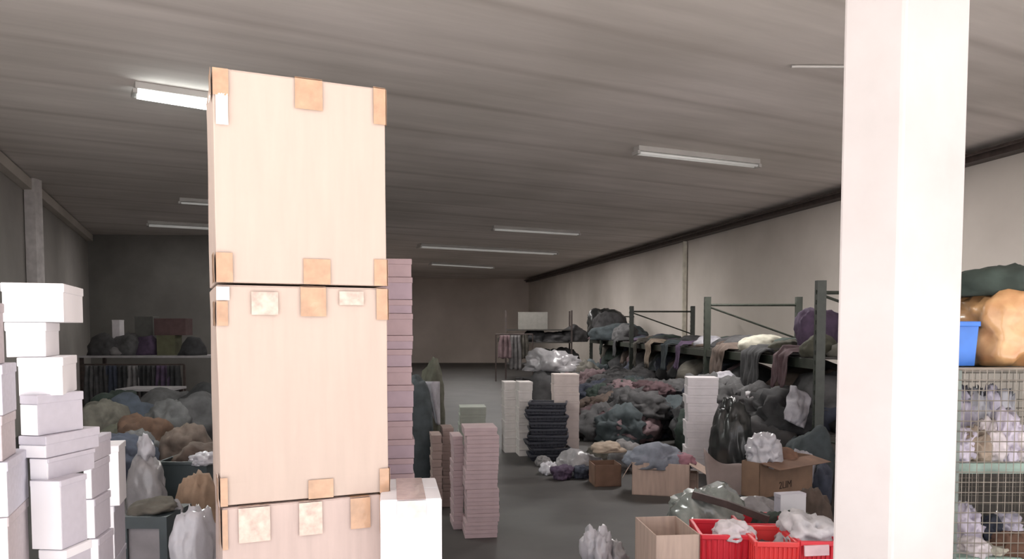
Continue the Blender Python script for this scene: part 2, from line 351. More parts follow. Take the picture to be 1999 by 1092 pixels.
carton(c0 + Vector((.0, .0)), YW, CW, .48, z1-z2-.004, z2, 'large tan carton on top of the tall stack',
   [(0,.085,.875,1.0,'tape','l'), (.015,.08,.74,.885,'tape_clear','_'), (.455,.615,.855,1.0,'tape','t'), (.925,1.0,.82,1.0,'tape','rt'),
    (.49,.65,.0,.125,'tape','_'), (.92,1.0,.0,.135,'tape','r'), (0,.09,0,.14,'tape','l')], M['carton'])
# --- white carton beside them
ctr, w_, d_ = fit(700, 861, 862.5, 2.93, R(20)); 
zt = zat(975, 2.93, 861)
cw = at(861, 643, 2.93); yw2 = R(9)
u2 = Vector((math.cos(yw2), math.sin(yw2))); cc = Vector((cw.x, cw.y)); 
carton(cc - u2*.235, yw2, .235, .42, zt, 0, 'glossy white carton with a tape piece, right of the tall tan cartons', [(.27,.74,.93,1.0,'tape_white','t')], M['white'], name='white_carton')

# --- mauve shoe-box tower behind the cartons
ys = 3.75; zb = 0; tops = [505, 541, 585, 612, 655, 682, 716, 752, 795, 822, 858, 895, 925, 958, 990, 1025, 1060]
levels = [zat(t, ys, 800) for t in tops] + [0]
rr = random.Random(3)
for i in range(len(levels)-1):
    jit = rr.uniform(-3, 3); ctr, w_, d_ = fit(690 + jit, 806 + jit*.7, None, ys, R(10), .2)
    shoebox(ctr.x, ctr.y, levels[i+1], w_, .2, levels[i]-levels[i+1]-.0015, R(10), M['mauve' if i % 3 else 'mauve2'], M['mauve2'],
        'mauve shoe box in the narrow tower behind the tall cartons' if i else 'topmost mauve shoe box of the tower behind the tall cartons', 'mauve shoe boxes behind the cartons' if i else None)

# --- near left stack of white boxes
def stack_box(pl, pc, pr, pt, pb, Y0, yaw, body, lid, label, group=None, lidh=.028, maxd=.4, name='shoe_box'):
    ctr, w_, d_ = fit(pl, pc, pr, Y0, R(yaw), maxd)
    zt, zb = zat(pt, Y0, pc), max(0, zat(pb, Y0, pc))
    o = shoebox(ctr.x, ctr.y, zb, w_, max(.08, d_), zt-zb-.001, R(yaw), body, lid, label, group, 'box', lidh, name)
    if body is M['lilac'] or pt > 880:  # added white end carries the daylight; side colour carries the shade
        bm = bmnew(); d_ = max(.08, d_); box(bm, -w_/2+.004, w_/2-.004, -d_/2-.001, -d_/2+.003, .002, zt-zb-.003-(lidh if pt < 880 else 0))
        fin('lit_end_panel', bm, M['white'], o)['label'] = 'box end with daylight put into its white'
    return o
WB, WL = M['white'], M['white_lid']
G = None
stack_box(3, 127, 165, 553, 629, 2.40, 20, WB, WL, 'white shoe box on top of the near left stack, jutting out to the right')
stack_box(8, 90, 117, 629, 697, 2.42, 20, WB, WL, 'small white shoe box second from the top of the near left stack')
stack_box(30, 121, 149, 697, 772, 2.42, 20, WB, WL, 'white shoe box third from the top of the near left stack')
stack_box(33, 68, 160, 772, 852, 2.36, -14, M['lilac'], M['lilac'], 'white box turned so its long lilac-shaded side shows, fourth in the near left stack')
stack_box(28, 83, 190, 852, 896, 2.36, -8, M['lilac'], M['lilac'], 'flat white box with a long side reaching far right, fifth in the near left stack')
stack_box(48, 86, 180, 896, 939, 2.36, -8, M['lilac'], M['lilac'], 'white box under the flat one, sixth in the near left stack', lidh=.015)
stack_box(47, 109, 162, 939, 1075, 2.34, -5, M['lilac'], M['lilac'], 'tall overexposed white box low in the near left stack', lidh=.02)
stack_box(60, 115, 168, 1075, 1230, 2.34, -5, M['lilac'], WL, 'white box at the foot of the near left stack, cut by the frame')
zf = zat(1230, 2.34, 115)
stack_box(58, 113, 166, 1230, 1400, 2.34, -5, WB, WL, 'white box below the frame edge in the near left stack')
stack_box(56, 113, 166, 1400, 1700, 2.34, -5, WB, WL, 'white box standing on the floor under the near left stack')
# far-left greyish stack
for (a, b, c, t, bt, mk, lb) in (
    (-60, -6, 10, 590, 712, 'greycard', 'grey box at the left picture edge, top of the leftmost stack'),
    (-60, 2, 30, 712, 812, 'greycard2', 'grey blue box second from top of the leftmost stack'),
    (-60, -2, 26, 812, 902, 'greycard', 'pinkish grey box third from top of the leftmost stack'),
    (-60, 6, 48, 902, 1010, 'greycard2', 'box with a grey ribbed side and daylit white front, lower leftmost stack'),
    (-60, 4, 45, 1010, 1150, 'greycard', 'grey box at the bottom left corner of the picture'),
    (-60, 4, 45, 1150, 1420, 'greycard', 'grey box below the frame edge in the leftmost stack'),
    (-60, 4, 45, 1420, 1800, 'greycard', 'grey box on the floor under the leftmost stack')):
    stack_box(a, b, c, t, bt, 2.14, 22, M[mk], M[mk], lb, maxd=.3)
# stack behind, to the right
SB = [(150, 172, 212, 858, 905, 2.85, 10, M['lilac'], M['greycard2'], 'lilac grey patterned box on top of the stack behind the white boxes'),
      (153, 172, 208, 905, 975, 2.85, 10, M['lilac'], M['lilac'], 'lit-ended white box second in the stack behind the white boxes'),
      (156, 176, 208, 975, 1052, 2.85, 10, M['lilac'], M['lilac'], 'lit-ended white box third in the stack behind the white boxes'),
      (160, 182, 212, 1052, 1180, 2.85, 10, M['lilac'], M['lilac'], 'lit-ended white box fourth in the stack behind the white boxes'),
      (160, 182, 212, 1180, 1560, 2.85, 10, M['lilac'], M['lilac'], 'lit-ended white box on the floor behind the white boxes')]
for a in SB: stack_box(*a)
SD = [(192, 226, 240, 870, 988, 3.25, 18, WB, WL, 'bluish white upright box on top of the narrow stack next to the grey bag'),
      (186, 214, 236, 988, 1092, 3.25, 18, M['lilac'], M['greycard2'], 'lilac box under the bluish white upright box'),
      (186, 214, 236, 1092, 1383, 3.25, 18, M['lilac'], M['greycard2'], 'lilac box on the floor under the narrow stack')]
for a in SD: stack_box(*a)

# --- distant stacks: a function that piles thin boxes
def pile(pl, pr, pt, pb_floor, n, yaw, d, body, label, group, jitter=1.5, seed=1, toplabel=None, side=None, lid=None, base=0.0):
    y = at_z((pl+pr)/2, pb_floor, base).y
    r0 = random.Random(seed); zt = zat(pt, y, pl); hs = [1 + r0.uniform(-.12, .12) for _ in range(n)]; s = sum(hs); z = base
    for i in range(n):
        h = (zt - base) * hs[i] / s; j = r0.uniform(-jitter, jitter)
        ctr, w_, d_ = fit(pl + j, pr + j*.8, None, y, R(yaw), d)
        last = i == n-1
        shoebox(ctr.x, ctr.y, z, w_, d, h-.0012, R(yaw), body, lid or body, toplabel if (last and toplabel) else label, None if (last and toplabel) else group)
        z += h
    return y, zt
pile(908, 973, 835, 1050, 13, 8, .3, M['pinkcard'], 'dusty pink shoe box in the front tower on the open floor', 'pink shoe boxes, front tower', 3, 4, 'topmost pink shoe box of the front tower on the open floor')
pile(884, 904, 852, 1034, 11, 10, .28, M['pinkcard'], 'pink shoe box in the slim tower just left of the front tower', 'pink shoe boxes, slim tower', 1.5, 5)
pile(842, 862, 850, 1004, 10, 10, .28, M['browncard'], 'brownish pink shoe box in the leftmost far tower', 'brownish shoe boxes, left far tower', 1.5, 6)
pile(862, 884, 836, 990, 10, 10, .28, M['browncard'], 'brownish pink shoe box in the tower behind the leftmost far one', 'brownish shoe boxes, second far tower', 1.5, 9)
pile(896, 948, 795, 945, 9, 6, .3, M['palegreen'], 'pale grey green box in the tower behind the pink ones', 'grey green boxes behind the pink towers', 1.5, 7, 'topmost pale grey green box behind the pink towers')
pile(985, 1010, 746, 884, 9, 8, .3, M['palegrey'], 'pale grey shoe box in the left of the twin white towers', 'grey shoe boxes, left twin tower', 1, 8)
pile(1013, 1040, 746, 891, 9, 8, .3, M['palegrey'], 'pale shoe box in the right of the twin white towers', 'pale shoe boxes, right twin tower', 1, 12)
pile(1082, 1132, 731, 893, 9, 4, .3, M['palegrey2'], 'pale warm grey box in the tower behind the black crates', 'warm grey boxes behind the black crates', 1, 13, 'topmost warm grey box in the tower behind the black crates')
pile(1343, 1404, 738, 926, 11, -6, .32, M['w4'], 'off white shoe box in the tower next to the black sack', 'off white shoe boxes by the black sack', 3.5, 14, 'topmost off white shoe box in the tower next to the black sack')
# black nested crates in front of the warm grey tower
y = at_z(1068, 902, 0).y
def crate(x, y, z, w, d, h, yaw, material, label, group=None, slots=True, name='crate', cat='crate', taper=.9):
    """open ribbed plastic crate with a rolled rim"""
    o = empty(name, (x, y, z), yaw, label, cat, group)
    bm = bmnew(); t = .008
    def ring(zz, k, off=0): return [bm.verts.new((sx*(w/2*k-off), sy*(d/2*k-off), zz)) for sx, sy in ((-1,-1),(1,-1),(1,1),(-1,1))]
    a, b, c2, e = ring(0, taper), ring(h, 1), ring(h, 1, t), ring(.01, taper, t)
    for p, q in ((a, b), (b, c2), (c2, e)):
        for i in range(4): bm.faces.new((p[i], p[(i+1)%4], q[(i+1)%4], q[i]))
    bm.faces.new(a); bm.faces.new(e)
    fin('body', bm, material, o)
    bm = bmnew(); 
    for (p, q) in (((-w/2,-d/2),(w/2,-d/2)),((w/2,-d/2),(w/2,d/2)),((w/2,d/2),(-w/2,d/2)),((-w/2,d/2),(-w/2,-d/2))):
        beam(bm, (p[0], p[1], h-.012), (q[0], q[1], h-.012), .022, .026)
    fin('rim', bm, material, o, bevel=.004)
    if slots:
        bm = bmnew(); n = 9
        for i in range(n+1):
            f = -0.5 + i/n
            for s in (-1, 1):
                beam(bm, (f*w*taper*.98, s*(d/2*taper+.003), .01), (f*w*.98, s*(d/2+.003), h-.02), .008, .01)
                beam(bm, (s*(w/2*taper+.003), f*d*taper*.98, .01), (s*(w/2+.003), f*d*.98, h-.02), .008, .01)
        for zz in (.33, .66):
            k = taper + (1-taper)*zz
            for s in (-1, 1):
                beam(bm, (-w/2*k, s*(d/2*k+.004), h*zz), (w/2*k, s*(d/2*k+.004), h*zz), .008, .012)
                beam(bm, (s*(w/2*k+.004), -d/2*k, h*zz), (s*(w/2*k+.004), d/2*k, h*zz), .008, .012)
        fin('rib', bm, material, o)
    return o
zt = zat(787, y, 1068); n = 9; rr = random.Random(5)
M['navyplastic'] = mat('black_blue_plastic', (0.03, 0.032, 0.045), 0.4, .1, 5)
for i in range(n):
    ctr = at(1069 + rr.uniform(-5, 5), 643, y + .2)
    crate(ctr.x, ctr.y, i*zt/n, .47 + rr.uniform(-.03, .02), .34, zt/n-.002, R(rr.uniform(-6, 10)), M['navyplastic'],
          'black blue plastic crate in the stack before the pale tower' if i < n-1 else 'topmost black blue crate in the stack before the pale tower', 'black crates in a stack' if i < n-1 else None, slots=True)

# ------------------------------------------------------------------ soft things
def lump_mesh(sx, sy, sz, seed, sub=4, a=.35, fold=.16, flat=.25, freq=2.0, ff=4.5, neck=0, boxy=0):
    bm = bmnew(); bmesh.ops.create_icosphere(bm, subdivisions=sub, radius=1)
    off = Vector((seed*3.17, seed*1.31, seed*7.7))
    for v in bm.verts:
        dr = v.co.normalized()
        r = 1 + a*noise.noise(dr*freq*.6 + off)
        f = 1 - abs(noise.noise(dr*ff*.55 + off*2)) * 2; r += fold*(f-.5)
        f2 = 1 - abs(noise.noise(dr*ff*1.3 + off*3)) * 2; r += fold*.45*(f2-.5)
        if boxy: r *= 1 - boxy + boxy*(abs(dr.x)**3.2+abs(dr.y)**3.2+abs(dr.z)**3.2)**(-1/3.2)
        p = dr*r
        if neck and p.z > .3:
            t = min(1, (p.z-.3)/.9); k = 1 - .8*t**1.6; p.x *= k; p.y *= k; p.z += neck*t*t
        p.z = max(p.z, -flat*1.0)
        v.co = Vector((p.x*sx/2, p.y*sy/2, (p.z+flat)*sz/(1+flat)))
    return bm
SEED = [11]
def lump(name, loc, size, m, label, cat, group=None, rz=None, sub=4, **kw):
    SEED[0] += 1
    if size[2] > .75*size[0]: kw.setdefault('flat', .8); kw.setdefault('boxy', .7)
    bm = lump_mesh(*size, SEED[0], sub=sub, **kw)
    o = fin(name, bm, M[m], None, loc, smooth=True)
    o.rotation_euler = (0, 0, rz if rz is not None else SEED[0]*1.7 % 6.28)
    return tag(o, label, cat, group)
def lump_px(name, px, ptop, pbot, wpx, z0, m, label, cat, group=None, Y=None, dep=1.0, **kw):
    """object standing on height z0 whose foot is at (px, pbot) [or at depth Y]"""
    if Y is None: Y = at_z(px, pbot, z0).y
    c = at(px, (ptop+pbot)/2, Y); w_ = wpx/F*Y; h = zat(ptop, Y, px) - z0
    return lump(name, (c.x, Y + w_*dep*.4, z0), (w_, w_*dep, max(.03, h)), m, label, cat, group, **kw)
def neck_tie(parent, z, r=.03):
    bm = bmnew(); bmesh.ops.create_circle(bm, segments=12, radius=r); bm.free()
def sheet(name, pts_fn, nu, nv, m, label, cat, group=None, thick=.006, loc=(0,0,0)):
    bm = bmnew(); g = [[bm.verts.new(pts_fn(i/nu, j/nv)) for j in range(nv+1)] for i in range(nu+1)]
    for i in range(nu):
        for j in range(nv): bm.faces.new((g[i][j], g[i+1][j], g[i+1][j+1], g[i][j+1]))
    o = fin(name, bm, M[m], None, loc, smooth=True)
    md = o.modifiers.new('solid', 'SOLIDIFY'); md.thickness = thick
    return tag(o, label, cat, group)
def drape(px, Y, w, over, drop, m, label, zs, group=None, seed=0, name='garment', xe=None, sleeve=True):
    """cloth lying over the aisle side edge of a shelf board and hanging down"""
    xe = at(px, 680, Y).x if xe is None else xe
    def f(u, v):
        s = v*(over+drop) - over; uu = (u-.5)*w; n = noise.noise(Vector((u*4+seed, v*3, seed)))*.05 + .022*math.sin(u*19+seed*2+v*2)
        edge = (noise.noise(Vector((u*3+seed*2, seed, 0))))*.12
        if s < 0: return Vector((xe - s, Y+uu, zs+.05+n*.6+.05*math.sin(u*3.1)))
        tt = s/drop; s2 = s + edge*tt
        return Vector((xe-.03-abs(n)*.9-.03*tt, Y+uu*(1-.25*tt), zs+.04 - s2))
    return sheet(name, f, 26, 20, m, label, 'garment', group)

# ------------------------------------------------------------------ right racks
def rack(Ys, xf, xb, top, levels, label, mats, brace=True):
    """row of uprights (front, rear) with shelf beams and boards; Ys depth positions, xf/xb functions of depth"""
    o = empty('pallet_rack', (xf(Ys[0]), Ys[0], 0), 0, label, 'rack')
    ox, oy = xf(Ys[0]), Ys[0]
    def L(x, y, z): return (x-ox, y-oy, z)
    for k, Y in enumerate(Ys):
        for fx in (xf, xb):
            bm = bmnew(); beam(bm, L(fx(Y), Y, 0), L(fx(Y), Y, top(Y)), .09, .07)
            for s in range(int(top(Y)/.1)): box(bm, fx(Y)-ox-.052, fx(Y)-ox-.044, Y-oy-.012, Y-oy+.012, .05+s*.1, .09+s*.1)
            box(bm, fx(Y)-ox-.07, fx(Y)-ox+.07, Y-oy-.06, Y-oy+.06, 0, .008)
            fin('upright', bm, mats[0], o)
        bm = bmnew(); zz = .2; fl = 0
        tz = top(Y) - .12
        bar(bm, L(xf(Y), Y, tz), L(xb(Y), Y, tz), .018); bar(bm, L(xf(Y), Y, tz-.02), L(xb(Y), Y, tz-.5), .014)
        fin('end_brace', bm, mats[0], o)
        bm = bmnew(); bar(bm, L(xf(Y), Y, .5), L(xb(Y), Y, .25), .014); bar(bm, L(xf(Y), Y, .25), L(xb(Y), Y, .25), .014)
        fin('end_brace', bm, mats[0], o)
    for a, b in zip(Ys, Ys[1:]):
        for z in levels:
            for fx in (xf, xb):
                bm = bmnew(); beam(bm, L(fx(a), a+.03, z-.05), L(fx(b), b-.03, z-.05), .05, .10); fin('beam', bm, mats[1], o)
            bm = bmnew(); vs = [bm.verts.new(L(*p)) for p in ((xf(a)+.03,a,z),(xb(a)-.03,a,z),(xb(b)-.03,b,z),(xf(b)+.03,b,z))]
            f0 = bm.faces.new(vs); r_ = bmesh.ops.extrude_face_region(bm, geom=[f0]); bmesh.ops.translate(bm, vec=(0,0,.02), verts=[e for e in r_['geom'] if isinstance(e, bmesh.types.BMVert)])
            fin('shelf', bm, M['deck'], o)
    return o
XF = lambda Y: 3.06 + (Y-7.65)*(-.045); XB = lambda Y: XF(Y) + 1.35
ZD = 1.30
tp = lambda Y: {7.65: zat(548, 7.65, 1600), 11.4: zat(580, 11.4, 1375), 17.0: zat(598, 17, 1222), 23.0: 2.1}[Y]
rack([7.65, 11.4, 17.0, 23.0], XF, XB, tp, [.52, ZD], 'long green steel pallet rack heaped with clothes along the right wall', (M['green_metal'], M['green_metal']))
cols = ['black','charcoal','dark green','navy','maroon','brown','purple','dark grey','teal','black','charcoal','khaki','dusty pink','black']
rr = random.Random(21)
bay = ['nearest the pillar', 'in the middle', 'at the far end']
def bayname(Y): return bay[0] if Y < 11.4 else bay[1] if Y < 17 else bay[2]
def cn(c): return c
Z2 = ZD + .02; Z1 = .54
# garments on the upper deck
for Y0, Y1, n in ((7.9, 11.2, 16), (11.6, 16.8, 18), (17.2, 22.8, 14)):
    for i in range(n):
        Y = Y0 + (Y1-Y0)*(i+rr.random())/n; c = rr.choice(cols); s = rr.uniform(.5, .8)
        x = XF(Y) + .34 + rr.random()*.62; h = rr.uniform(.08, .19)
        lump('garment', (x, Y, Z2 - .004), (s, s*rr.uniform(.7, 1), h), 'f_'+c, '%s crumpled garment on the upper rack shelf, bay %s' % (c, bayname(Y)), 'garment', '%s garments, upper shelf, bay %s' % (c, bayname(Y)), sub=3)
# garments on the lower deck, filling to the beam
for Y0, Y1, n in ((7.95, 11.2, 16), (11.6, 16.8, 20), (17.2, 22.8, 16)):
    for i in range(n):
        Y = Y0 + (Y1-Y0)*(i+rr.random())/n; c = rr.choice(cols); s = rr.uniform(.6, .9); k = i % 2
        x = XF(Y) + .30 + rr.random()*.45; h = rr.uniform(.36, .46); z = Z1 - .004 + (.22 if k else 0)
        lump('garment', (x, Y, z), (s, s*rr.uniform(.8, 1.1), h), 'f_'+c, '%s crumpled garment on the lower rack shelf, bay %s' % (c, bayname(Y)), 'garment', '%s garments, lower shelf, bay %s' % (c, bayname(Y)), sub=3)
# heap spilling on the floor along the aisle, thick between the far white towers and the rack
hcols = cols + ['charcoal', 'dark grey', 'maroon', 'charcoal', 'black']
def heap(n, x0, x1, ya, yb, zlo, zhi, s0, s1, h0, h1, where, cl=hcols):
    for i in range(n):
        Y = ya + (yb-ya)*(i+rr.random())/n; c = rr.choice(cl); s = rr.uniform(s0, s1); x = x0(Y) + (x1(Y)-x0(Y))*rr.random()
        lump('garment', (x, Y, rr.uniform(zlo, zhi)), (s*1.1, s, rr.uniform(h0, h1)), 'f_'+c, '%s garment in the %s' % (c, where), 'garment', '%s garments, %s' % (c, where), sub=4, flat=.45, fold=.32, ff=5.5, a=.3)
heap(34, lambda Y: XF(Y)-1.55, lambda Y: XF(Y)-.35, 10.9, 15.5, -.01, -.004, .6, .9, .38, .5, 'bottom of the big heap left of the rack')
heap(36, lambda Y: XF(Y)-1.4, lambda Y: XF(Y)-.25, 11.1, 15.0, .28, .34, .45, .75, .24, .38, 'body of the big heap left of the rack')
heap(26, lambda Y: XF(Y)-1.1, lambda Y: XF(Y)-.2, 11.6, 15.0, .50, .58, .4, .65, .16, .32, 'top of the big heap left of the rack')
heap(14, lambda Y: XF(Y)-1.1, lambda Y: XF(Y)-.2, 15.5, 22, -.01, -.004, .7, 1.0, .5, .8, 'floor heap at the far foot of the rack')
heap(12, lambda Y: XF(Y)-.42, lambda Y: XF(Y)+.1, 8.4, 11.2, -.01, -.004, .6, .85, .5, .7, 'floor heap at the near foot of the rack', ['black','charcoal','dark green','navy','dark grey','black'])
heap(12, lambda Y: XF(Y)-.3, lambda Y: XF(Y)-.05, 8.3, 11.0, .42, .52, .55, .8, .35, .5, 'upper heap at the near rack foot', ['black','charcoal','dark green','navy','dark grey','black','brown'])
# things that stand out on the shelf
def on_deck(px, pt, wpx, Y, m, label, hmin=.05, z=Z2, dep=.7, name='garment', **kw):
    c = at(px, pt, Y); lump(name, (c.x, Y, z-.004), (wpx/F*Y, wpx/F*Y*dep, max(hmin, c.z-z)), m, label, 'garment', rz=kw.pop('rz', 0), **kw)
on_deck(1490, 652, 95, 10.2, 'f_cream', 'folded cream cloth on the upper rack shelf', fold=.08, a=.15)
on_deck(1535, 664, 70, 9.0, 'f_olive', 'dark olive folded cloth next to the cream one on the rack')
on_deck(1390, 656, 70, 12.4, 'f_pale grey', 'pale grey folded garment on the upper rack shelf', fold=.1)
on_deck(1600, 600, 80, 8.7, 'f_purple', 'purple grey bundle on the shelf close to the pillar', a=.2)
on_deck(1600, 655, 70, 8.0, 'f_olive', 'flat greenish cloth on the shelf close to the pillar', a=.2)
on_deck(1190, 652, 80, 21.5, 'f_dusty pink', 'dusty pink bundle at the far end of the upper shelf', a=.2)
xe_ = None
drape(1262, 14.9, .62, .3, .42, 'f_beige', 'beige garment hanging over the shelf edge of the rack', ZD, seed=1, xe=XF(14.9)-.05)
drape(1235, 16.1, .35, .3, .50, 'f_khaki', 'khaki sleeve hanging over the shelf edge beside the beige garment', ZD, seed=2, xe=XF(16.1)-.05)
drape(1300, 13.6, .50, .3, .45, 'f_teal', 'dark teal coat hanging over the shelf edge of the rack', ZD, seed=3, xe=XF(13.6)-.05)
drape(1322, 12.7, .30, .3, .40, 'f_purple', 'purple cloth hanging over the shelf edge of the rack', ZD, seed=4, xe=XF(12.7)-.05)
drape(1420, 10.6, .7, .3, .42, 'f_brown', 'brown coat hanging over the shelf edge of the rack', ZD, seed=5, xe=XF(10.6)-.05)
drape(1500, 9.3, .8, .3, .5, 'f_black', 'black coat hanging over the shelf edge of the near bay', ZD, seed=6, xe=XF(9.3)-.05)
drape(1560, 8.4, .5, .3, .35, 'f_maroon', 'maroon top hanging over the shelf edge of the near bay', ZD, seed=7, xe=XF(8.4)-.05)
drape(1200, 18.5, .6, .3, .4, 'f_black', 'black coat hanging over the shelf edge of the far bay', ZD, seed=8, xe=XF(18.5)-.05)
drape(1180, 20.5, .6, .3, .4, 'f_dark green', 'dark green coat hanging over the far shelf edge', ZD, seed=9, xe=XF(20.5)-.05)
# pale garments sticking out of the lower mass
def stick(px, py, Y, w, h, m, label, tilt=0, seed=0, slant=.0):
    c = at(px, py, Y)
    def f(u, v):
        x = (u-.5)*w*(1-.3*abs(v-.5)); z = (v-.5)*h; n = noise.noise(Vector((u*5+seed, v*4, seed)))
        e = noise.noise(Vector((u*3, v*3+seed, 5)))*.08
        xr = x*math.cos(tilt)-z*math.sin(tilt); zr = x*math.sin(tilt)+z*math.cos(tilt)
        return Vector((c.x+xr+e*w, c.y - .06*n - .10*math.sin(math.pi*u)*math.sin(math.pi*v) + (v-.5)*.25, c.z+zr+e*h*.5))
    sheet('garment', f, 18, 18, m, label, 'garment', thick=.012)
stick(1556, 795, 7.9, .26, .36, 'f_pale grey', 'pale grey shirt thrown over the heap near the pillar', -.45, 1)
stick(1487, 772, 8.6, .32, .11, 'f_white', 'white scarf lying on the dark heap under the shelf', .25, 2)
stick(1418, 738, 10.0, .22, .14, 'f_pale grey', 'spotted grey cloth hanging under the rack beam', .1, 3)
stick(1240, 757, 14.3, .42, .10, 'f_cream', 'cream sleeve lying across the dark garments under the rack', .35, 4)
stick(1180, 838, 11.6, .5, .16, 'f_dusty pink', 'dusty pink garment low on the heap by the aisle', .3, 5)
stick(1315, 765, 12.0, .5, .07, 'f_grey', 'thin grey cloth across the dark garments under the rack', 0, 6)
stick(1255, 742, 14.6, .25, .22, 'f_olive', 'olive cloth hanging below the beige garment', 0, 8)
# bundles on the front-bay lower part, right beside upright
def floorlump(px, pt, pb, wpx, m, label, cat, name, **kw): return lump_px(name, px, pt, pb, wpx, 0, m, label, cat, **kw)
# far rack behind (dark bags above, pale hanging things)
XF2 = lambda Y: XF(Y) - .9
o = empty('metal_shelving', (1.0, 24.5, 0), 0, 'dark shelving with bags near the far back wall corner', 'shelving')
bm = bmnew()
for x in (-1.2, .9):
    for y in (0, .9): beam(bm, (x, y, 0), (x, y, 2.2), .05, .05)
fin('frame', bm, M['brown_metal'], o)
for z in (.5, 1.2, 1.6):
    bm = bmnew(); box(bm, -1.2, .9, -.02, .92, z-.04, z); fin('shelf', bm, M['deck'], o)
rr = random.Random(8)
for k, (x, z, s, h, m, lb) in enumerate([(.55, 1.6, .55, .35, 'w', 'x')][:0]): pass
BX = lambda px, Y: at(px, 640, Y).x
def farlump(px, pt, wpx, z, m, label, name='bundle', Y=24.9, cat='bundle', **kw):
    c = at(px, pt, Y); lump(name, (c.x, Y, z-.003), (wpx/F*Y, .7, c.z-z), m, label, cat, rz=0, **kw)
shoebox(at(1040, 600, 24.8).x, 24.9, 1.6, .95, .6, zat(610, 24.8)-1.6, 0, M['farbox'], M['farbox'], 'pale grey carton on the far shelving', cat='box', name='storage_box')
# dark bags piled above the far end of the green rack
for (px, pt, wpx, Y, z, m, lb) in ((1110, 602, 70, 22.3, Z2, 'bag_black', 'black bag piled highest at the far end of the rack'),
        (1165, 608, 60, 21.6, Z2, 'f_charcoal', 'charcoal bundle right of the highest black bag'),
        (1140, 632, 110, 20.2, Z2, 'f_teal', 'dark teal bundle under the black bags at the far rack end'),
        (1195, 630, 50, 19.3, Z2, 'f_dark grey', 'dark grey bundle right of the teal one at the far rack end')):
    c = at(px, pt, Y); lump('bundle', (max(c.x, XF(Y)+.3), Y, z-.004), (wpx/F*Y, .8, c.z-z), m, lb, 'bundle', rz=0, a=.2)
farlump(1085, 648, 60, 1.2, 'f_charcoal', 'charcoal bundle on the middle far shelf')
farlump(1000, 652, 58, 1.2, 'f_khaki', 'khaki bundle at the left of the middle far shelf', a=.2)
for k, (px, z, wp, pt, m) in enumerate([(1050, 0, 90, 735, 'f_charcoal'), (1105, 0, 80, 728, 'f_black'), (1150, 0, 80, 735, 'f_dark grey'), (1000, 0, 70, 748, 'f_khaki'), (1060, .5, 60, 682, 'f_dark green'), (1100, .5, 60, 680, 'f_black'), (1045, 1.2, 45, 640, 'f_black'), (1120, 1.2, 50, 632, 'f_charcoal')]):
    farlump(px, pt, wp, z, m, ['charcoal bundle on the floor under the far shelving', 'black bundle on the floor under the far shelving', 'dark grey bundle on the floor right of the far shelving', 'khaki bundle on the floor left of the far shelving', 'dark green bundle on the lowest far shelf', 'black bundle on the lowest far shelf', 'small black bundle on the middle far shelf', 'charcoal bundle at the right end of the middle far shelf'][k], Y=24.2 if z == 0 else 24.9)
# pale hanging clothes left of the far shelving
def hang(px, pt, pb, Y, w, m, label, seed, cat='garment', name='hanging_garment'):
    zt, zb2 = zat(pt, Y), zat(pb, Y); cx = at(px, 650, Y).x
    def f(u, v):
        k = 1 - .25*v if v > .8 else .75+.25*min(1, (1-v)*2)
        return Vector((cx + (u-.5)*w*k, Y + .05*math.sin(u*17+seed) + .03*noise.noise(Vector((u*3, v*3, seed))), zb2 + (zt-zb2)*v + .05*noise.noise(Vector((u*4, seed, 0)))*(1-v)))
    sheet(name, f, 20, 16, m, label, cat, thick=.02)
hang(985, 655, 700, 23.4, .40, 'f_dusty pink', 'pinkish garment hanging at the left of the far shelving', 1)
hang(1006, 655, 722, 23.6, .36, 'f_grey', 'grey garment hanging at the far shelving', 2)
hang(1022, 652, 700, 23.8, .30, 'f_khaki', 'khaki garment hanging at the far shelving', 3)
bm = bmnew(); bar(bm, (at(968, 655, 23.6).x, 23.6, 0), (at(968, 655, 23.6).x, 23.6, zat(653, 23.6)), .02); bar(bm, (at(1040, 655, 23.6).x, 23.6, 0), (at(1040, 655, 23.6).x, 23.6, zat(653, 23.6)), .02)
bar(bm, (at(968, 655, 23.6).x, 23.6, zat(653, 23.6)), (at(1040, 655, 23.6).x, 23.6, zat(653, 23.6)), .02)
tag(fin('clothes_rail', bm, M['brown_metal']), 'thin clothes rail in front of the far shelving', 'rail')
# grey-white crumpled bag above the crates, seated on a tall dark bale
lump_px('bale', 1068, 722, 858, 80, 0, 'f_charcoal', 'tall dark bale of cloth behind the black crates', 'bale', a=.1, fold=.08)
Yb = at_z(1068, 858, 0).y
lump('plastic_bag', (at(1075, 700, Yb+.3).x, Yb+.35, zat(724, Yb)-.02), (.75, .5, zat(688, Yb)-zat(724, Yb)+.04), 'bag_grey', 'crumpled grey white bag on top of the dark bale', 'bag', fold=.35, rz=0)

# white folded sheet and dark bag near the mauve tower
def tri(u, v):
    Y = 7.25; pl = 822 + 30*(1-v)**1.2; pr = 858; px = pl + (pr-pl)*u; py = 830 - 85*v
    c = at(px, py, Y + .05*math.sin(u*8)); return c
sheet('cloth', tri, 12, 16, 'f_pale grey', 'pale triangular cloth hanging beside the mauve tower', 'cloth', thick=.01)
o = lump_px('garment_cover', 812, 742, 985, 62, 0, 'f_teal', 'dark grey blue suit cover bag standing behind the mauve tower', 'garment bag', a=.08, fold=.06)
lump_px('bundle', 842, 722, 822, 44, 0, 'f_olive', 'olive bale with a rough top behind the pale triangular cloth', 'bundle', Y=9.5)

